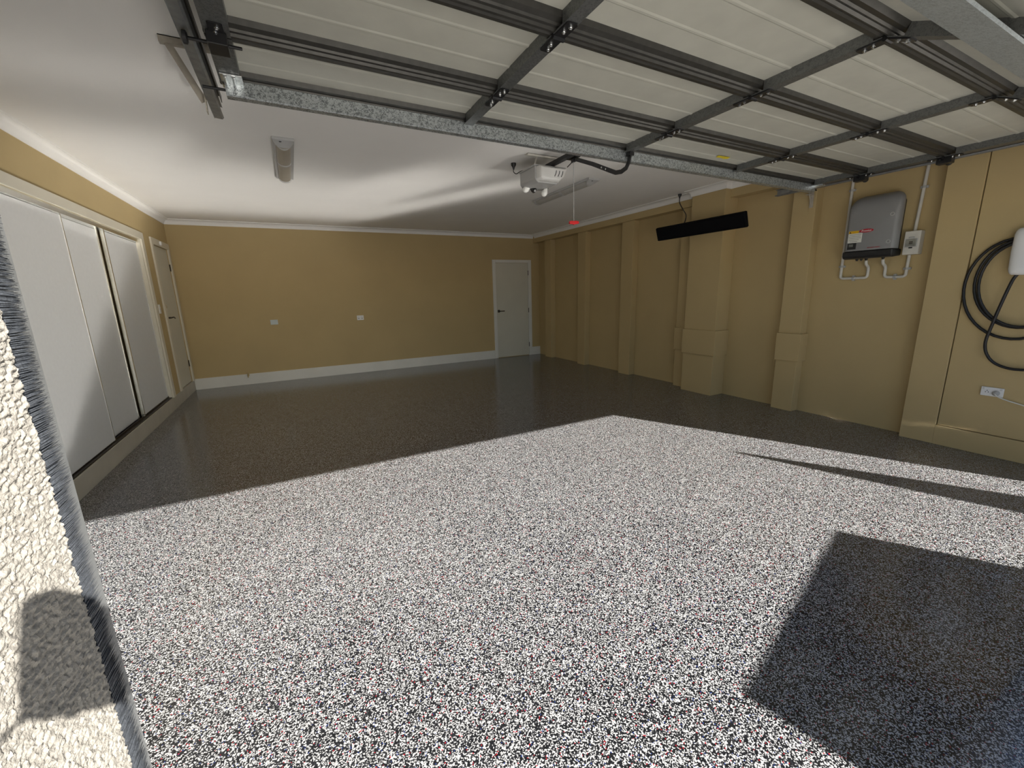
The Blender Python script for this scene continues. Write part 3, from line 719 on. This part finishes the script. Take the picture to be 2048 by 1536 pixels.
MB().tube(smooth_path([(4.862, 1.085, 1.450), (4.855, 1.105, 1.40), (4.845, 1.130, 1.25), (4.846, 1.155, 1.08), (4.858, 1.175, .92), (4.872, 1.150, .815), (4.880, 1.085, .750), (4.884, .985, .728), (4.884, .88, .76), (4.88, .82, .90), (4.87, .85, 1.15), (4.86, .96, 1.38), (4.862, 1.02, 1.450)], 8), CR, 10).build('charge_lead', 'rubber', ev, smooth=True)
under(ev)
po = empty('power_point', 'white double power point with grey plug below the charger', 'power point', (PX, 1.09, .49))
bx((PX - .012, 1.028, .492), (PX - .0005, 1.153, .564), 'faceplate', 'white_pl', po, .003)
for y, z in ((1.118, .536), (1.126, .524), (1.110, .524)):
    bx((PX - .0128, y - .0015, z - .005), (PX - .0118, y + .0015, z + .005), 'socket_slot', 'ink', po)
for y in (1.138, 1.044):
    bx((PX - .0165, y - .006, .545), (PX - .0118, y + .006, .558), 'rocker_switch', 'plastic', po, .001)
pg = MB().lathe([(.021, 0), (.021, .014), (.014, .022), (.008, .030)], (PX - .012, 1.066, .522), (-1, 0, 0), 16).build('plug', 'plastic_dk', po, smooth=True)
MB().tube(smooth_path([(PX - .040, 1.066, .518), (PX - .035, 1.045, .497), (PX - .020, .99, .475), (PX - .008, .90, .450), (PX - .006, .75, .40), (PX - .006, .60, .33), (PX - .006, .50, .26)], 6), .0042, 8).build('cord', 'paper', po)
under(po)

# ------------------------------------------------------------------ small fittings on back and left wall
bp_ = bx((-.372, D - .008, .990), (-.258, D - .0005, 1.072), 'blank_plate', 'blankplate', bevel=.003)
tag(bp_, 'plain pale blue-grey blank plate on the back wall', 'wall plate')
pp = empty('power_point', 'small white double power point on the tan back wall', 'power point', (1.097, D, .99))
bx((1.038, D - .010, .992), (1.158, D - .0005, 1.078), 'faceplate', 'white_pl', pp, .003)
for x in (1.068, 1.128): bx((x - .012, D - .0108, 1.015), (x + .012, D - .0098, 1.035), 'socket', 'plastic_dk', pp)
for x in (1.068, 1.128): bx((x - .006, D - .014, 1.052), (x + .006, D - .0098, 1.066), 'rocker_switch', 'plastic', pp)
under(pp)
tp = empty('brass_tap', 'tiny brass tap above the white back skirting', 'tap', (-.815, D, .15))
MB().tube(smooth_path([(-.815, D - .012, .165), (-.815, D - .05, .17), (-.815, D - .075, .155), (-.815, D - .078, .13)], 5), .009, 10).lathe([(.018, 0), (.018, .008)], (-.815, D - .018, .165), (0, -1, 0), 12).build('spout', 'brass', tp, smooth=True)
MB().tube([(-.815, D - .045, .17), (-.815, D - .045, .20)], .006, 8).bar((-.842, D - .045, .203), (-.788, D - .045, .203), .012, .008).build('tap_handle', 'brass', tp)
under(tp)
sw = empty('light_switch', 'white light switch plate between closet and side door', 'light switch', (XL, 7.10, 1.27))
bx((XL + .0005, 7.060, 1.270), (XL + .010, 7.135, 1.388), 'faceplate', 'white_pl', sw, .003)
bx((XL + .010, 7.088, 1.320), (XL + .014, 7.106, 1.338), 'rocker_switch', 'plastic', sw)
under(sw)

# ------------------------------------------------------------------ outside, behind the camera: what casts the shadows
# phone, its lens is the camera; thin stand added in place of a hand
ca = cam.matrix_world.to_3x3(); rt, up_, fw = ca @ Vector((1, 0, 0)), ca @ Vector((0, 1, 0)), ca @ Vector((0, 0, -1)); cpos = cam.location.copy() if cam.location.length > 0 else cam.matrix_world.translation.copy()
cpos = cam.matrix_world.translation.copy()
def W(a, b, c): return cpos + rt * a + up_ * b + fw * c
def rounded(a0, a1, b0, b1, r):
    o_ = []
    for cx2, cy2, st_ in ((a1 - r, b1 - r, 0), (a0 + r, b1 - r, 90), (a0 + r, b0 + r, 180), (a1 - r, b0 + r, 270)):
        for k in range(6):
            an = math.radians(st_ + 18 * k); o_.append((cx2 + r * math.cos(an), cy2 + r * math.sin(an)))
    return o_
ph = empty('smartphone', 'black smartphone clamped on an added stand in the driveway', 'smartphone', W(.05, 0, -.015))
out = rounded(-.010, .145, -.034, .054, .018); n = len(out)
mb = MB(); mb.add([tuple(W(a, b, -.008)) for a, b in out] + [tuple(W(a, b, -.016)) for a, b in out],
                  [tuple(range(n)), tuple(range(n, 2 * n))[::-1]] + [(i, (i + 1) % n, n + (i + 1) % n, n + i) for i in range(n)])
mb.build('phone_body', 'black', ph)
out = rounded(-.004, .139, -.028, .048, .014)
mb = MB(); mb.add([tuple(W(a, b, -.0162)) for a, b in out] + [tuple(W(a, b, -.0168)) for a, b in out],
                  [tuple(range(n)), tuple(range(n, 2 * n))[::-1]] + [(i, (i + 1) % n, n + (i + 1) % n, n + i) for i in range(n)])
mb.build('phone_screen', 'screen', ph)
under(ph)
ls = empty('added_stand', 'added black tripod stand holding the phone in place of a hand', 'tripod', (-.16, -.30, 0))
MB().tube([(-.16, -.30, .25), (-.16, -.30, 1.36)], .012, 10).build('pole', 'black_steel', ls)
MB().tube([(-.16, -.30, 1.355), tuple(W(.004, -.022, -.023))], .0016, 8).bar(W(.034, -.030, -.0225), W(.034, .050, -.0225), .008, .006, rt).bar(W(.002, -.022, -.0225), W(.036, -.022, -.0225), .008, .006, up_).build('clamp_arm', 'black_steel', ls)
for k in range(3):
    a = math.radians(210 + 120 * k)
    MB().tube([(-.16, -.30, .55), (-.16 + .42 * math.cos(a), -.30 + .42 * math.sin(a), -.006)], .008, 8).build('leg', 'black_steel', ls)
under(ls)

# dark blue car parked on the driveway, rear towards the garage
car = empty('parked_car', 'dark blue sport utility car parked on the driveway', 'car', (3.9, -3.6, -.012))
ca_y = math.radians(14.8); ROOF = 1.66
A = Vector((2.652 + .728 * ROOF, 1.11 - 1.526 * ROOF, 0)); B = Vector((1.222 + .728 * ROOF, .733 - 1.526 * ROOF, 0))
uu = (A - B).normalized(); vv = Vector((uu.y, -uu.x, 0)); cen = (A + B) / 2
FR = Matrix(((uu.x, vv.x, 0, cen.x), (uu.y, vv.y, 0, cen.y), (0, 0, 1, -.012), (0, 0, 0, 1)))   # x across, y towards the bonnet
hw = (A - B).length / 2
def cpart(mb, name, m, bevel=0, parent=None, smooth=False):
    mb.v = [tuple(FR @ Vector(p)) for p in mb.v]; return mb.build(name, m, parent or car, bevel, smooth)
side = [(-.25, .35), (-.28, .75), (-.20, 1.02), (2.60, 1.02), (3.05, 1.00), (4.00, .86), (4.15, .70), (4.18, .35)]
cpart(MB().prism(side, 'x', -hw - .16, hw + .16), 'car_body', 'paint_car', .06)
cpart(MB().prism([(0, ROOF - .07), (0, ROOF), (1.9, ROOF + .02), (2.05, ROOF - .05)], 'x', -hw, hw), 'car_roof', 'paint_car', .015)
for sx in (-1, 1):
    for (y0, y1) in ((-.10, .05), (1.15, 1.15), (2.75, 2.0)):
        cpart(MB().bar((sx * (hw + .06), y0, 1.0), (sx * (hw - .04), y1, ROOF - .03), .09, .06, (sx, 0, 0)), 'pillar', 'paint_car')
    g = MB(); g.add([(sx * (hw + .06), -.05, 1.02), (sx * (hw + .06), 2.70, 1.02), (sx * (hw - .03), 2.0, ROOF - .05), (sx * (hw - .03), .08, ROOF - .05)], [(0, 1, 2, 3)]); cpart(g, 'side_window', 'carglass')
    for y in (.55, 3.35):
        wl_ = MB(); wl_.lathe([(.20, -.11), (.33, -.11), (.345, -.08), (.345, .08), (.33, .11), (.20, .11)], (sx * (hw + .05), y, .345), (1, 0, 0), 24)
        t_ = cpart(wl_, 'wheel', 'tyre'); hb_ = MB().lathe([(.20, -.10), (.19, .115), (.05, .125)], (sx * (hw + .05), y, .345), (sx, 0, 0), 16); cpart(hb_, 'hub', 'alu', 0, t_)
    cpart(MB().box((sx * (hw - .10), -.285, .78), (sx * (hw + .12), -.22, .98)), 'tail_light', 'red', .01)
g = MB(); g.add([(-hw, -.16, 1.03), (hw, -.16, 1.03), (hw - .05, .0, ROOF - .06), (-hw + .05, .0, ROOF - .06)], [(0, 1, 2, 3)]); cpart(g, 'rear_window', 'carglass')
g = MB(); g.add([(-hw, 2.75, 1.02), (hw, 2.75, 1.02), (hw - .05, 2.02, ROOF - .05), (-hw + .05, 2.02, ROOF - .05)], [(0, 1, 2, 3)]); cpart(g, 'windscreen', 'carglass')
under(car)
for c in car.children:
    for g in c.children: g.matrix_parent_inverse = Matrix()

# added unseen umbrella shape beside the driveway; slim cone made for the wedge-shaped shadow
TZ = 2.35; ux, uy = 3.270 + .728 * TZ, 2.13 - 1.526 * TZ
um = empty('shadow_umbrella', 'added unseen shadow caster shaped as a folded green umbrella', 'umbrella', (ux, uy, -.012))
MB().lathe([(.26, 0), (.26, .05), (.06, .08), (.04, .30)], (ux, uy, -.012), (0, 0, 1), 20).build('base', 'concrete', um)
MB().tube([(ux, uy, .05), (ux, uy, TZ - .01)], .02, 10).build('pole', 'bracket', um)
prf = [(.15, .75), (.19, .95), (.185, 1.15), (.155, 1.40), (.115, 1.70), (.066, 2.02), (.012, TZ)]
k_ = MB().lathe(prf, (ux, uy, 0), (0, 0, 1), 18); k_.build('canopy', 'canvas', um, smooth=True)
under(um)
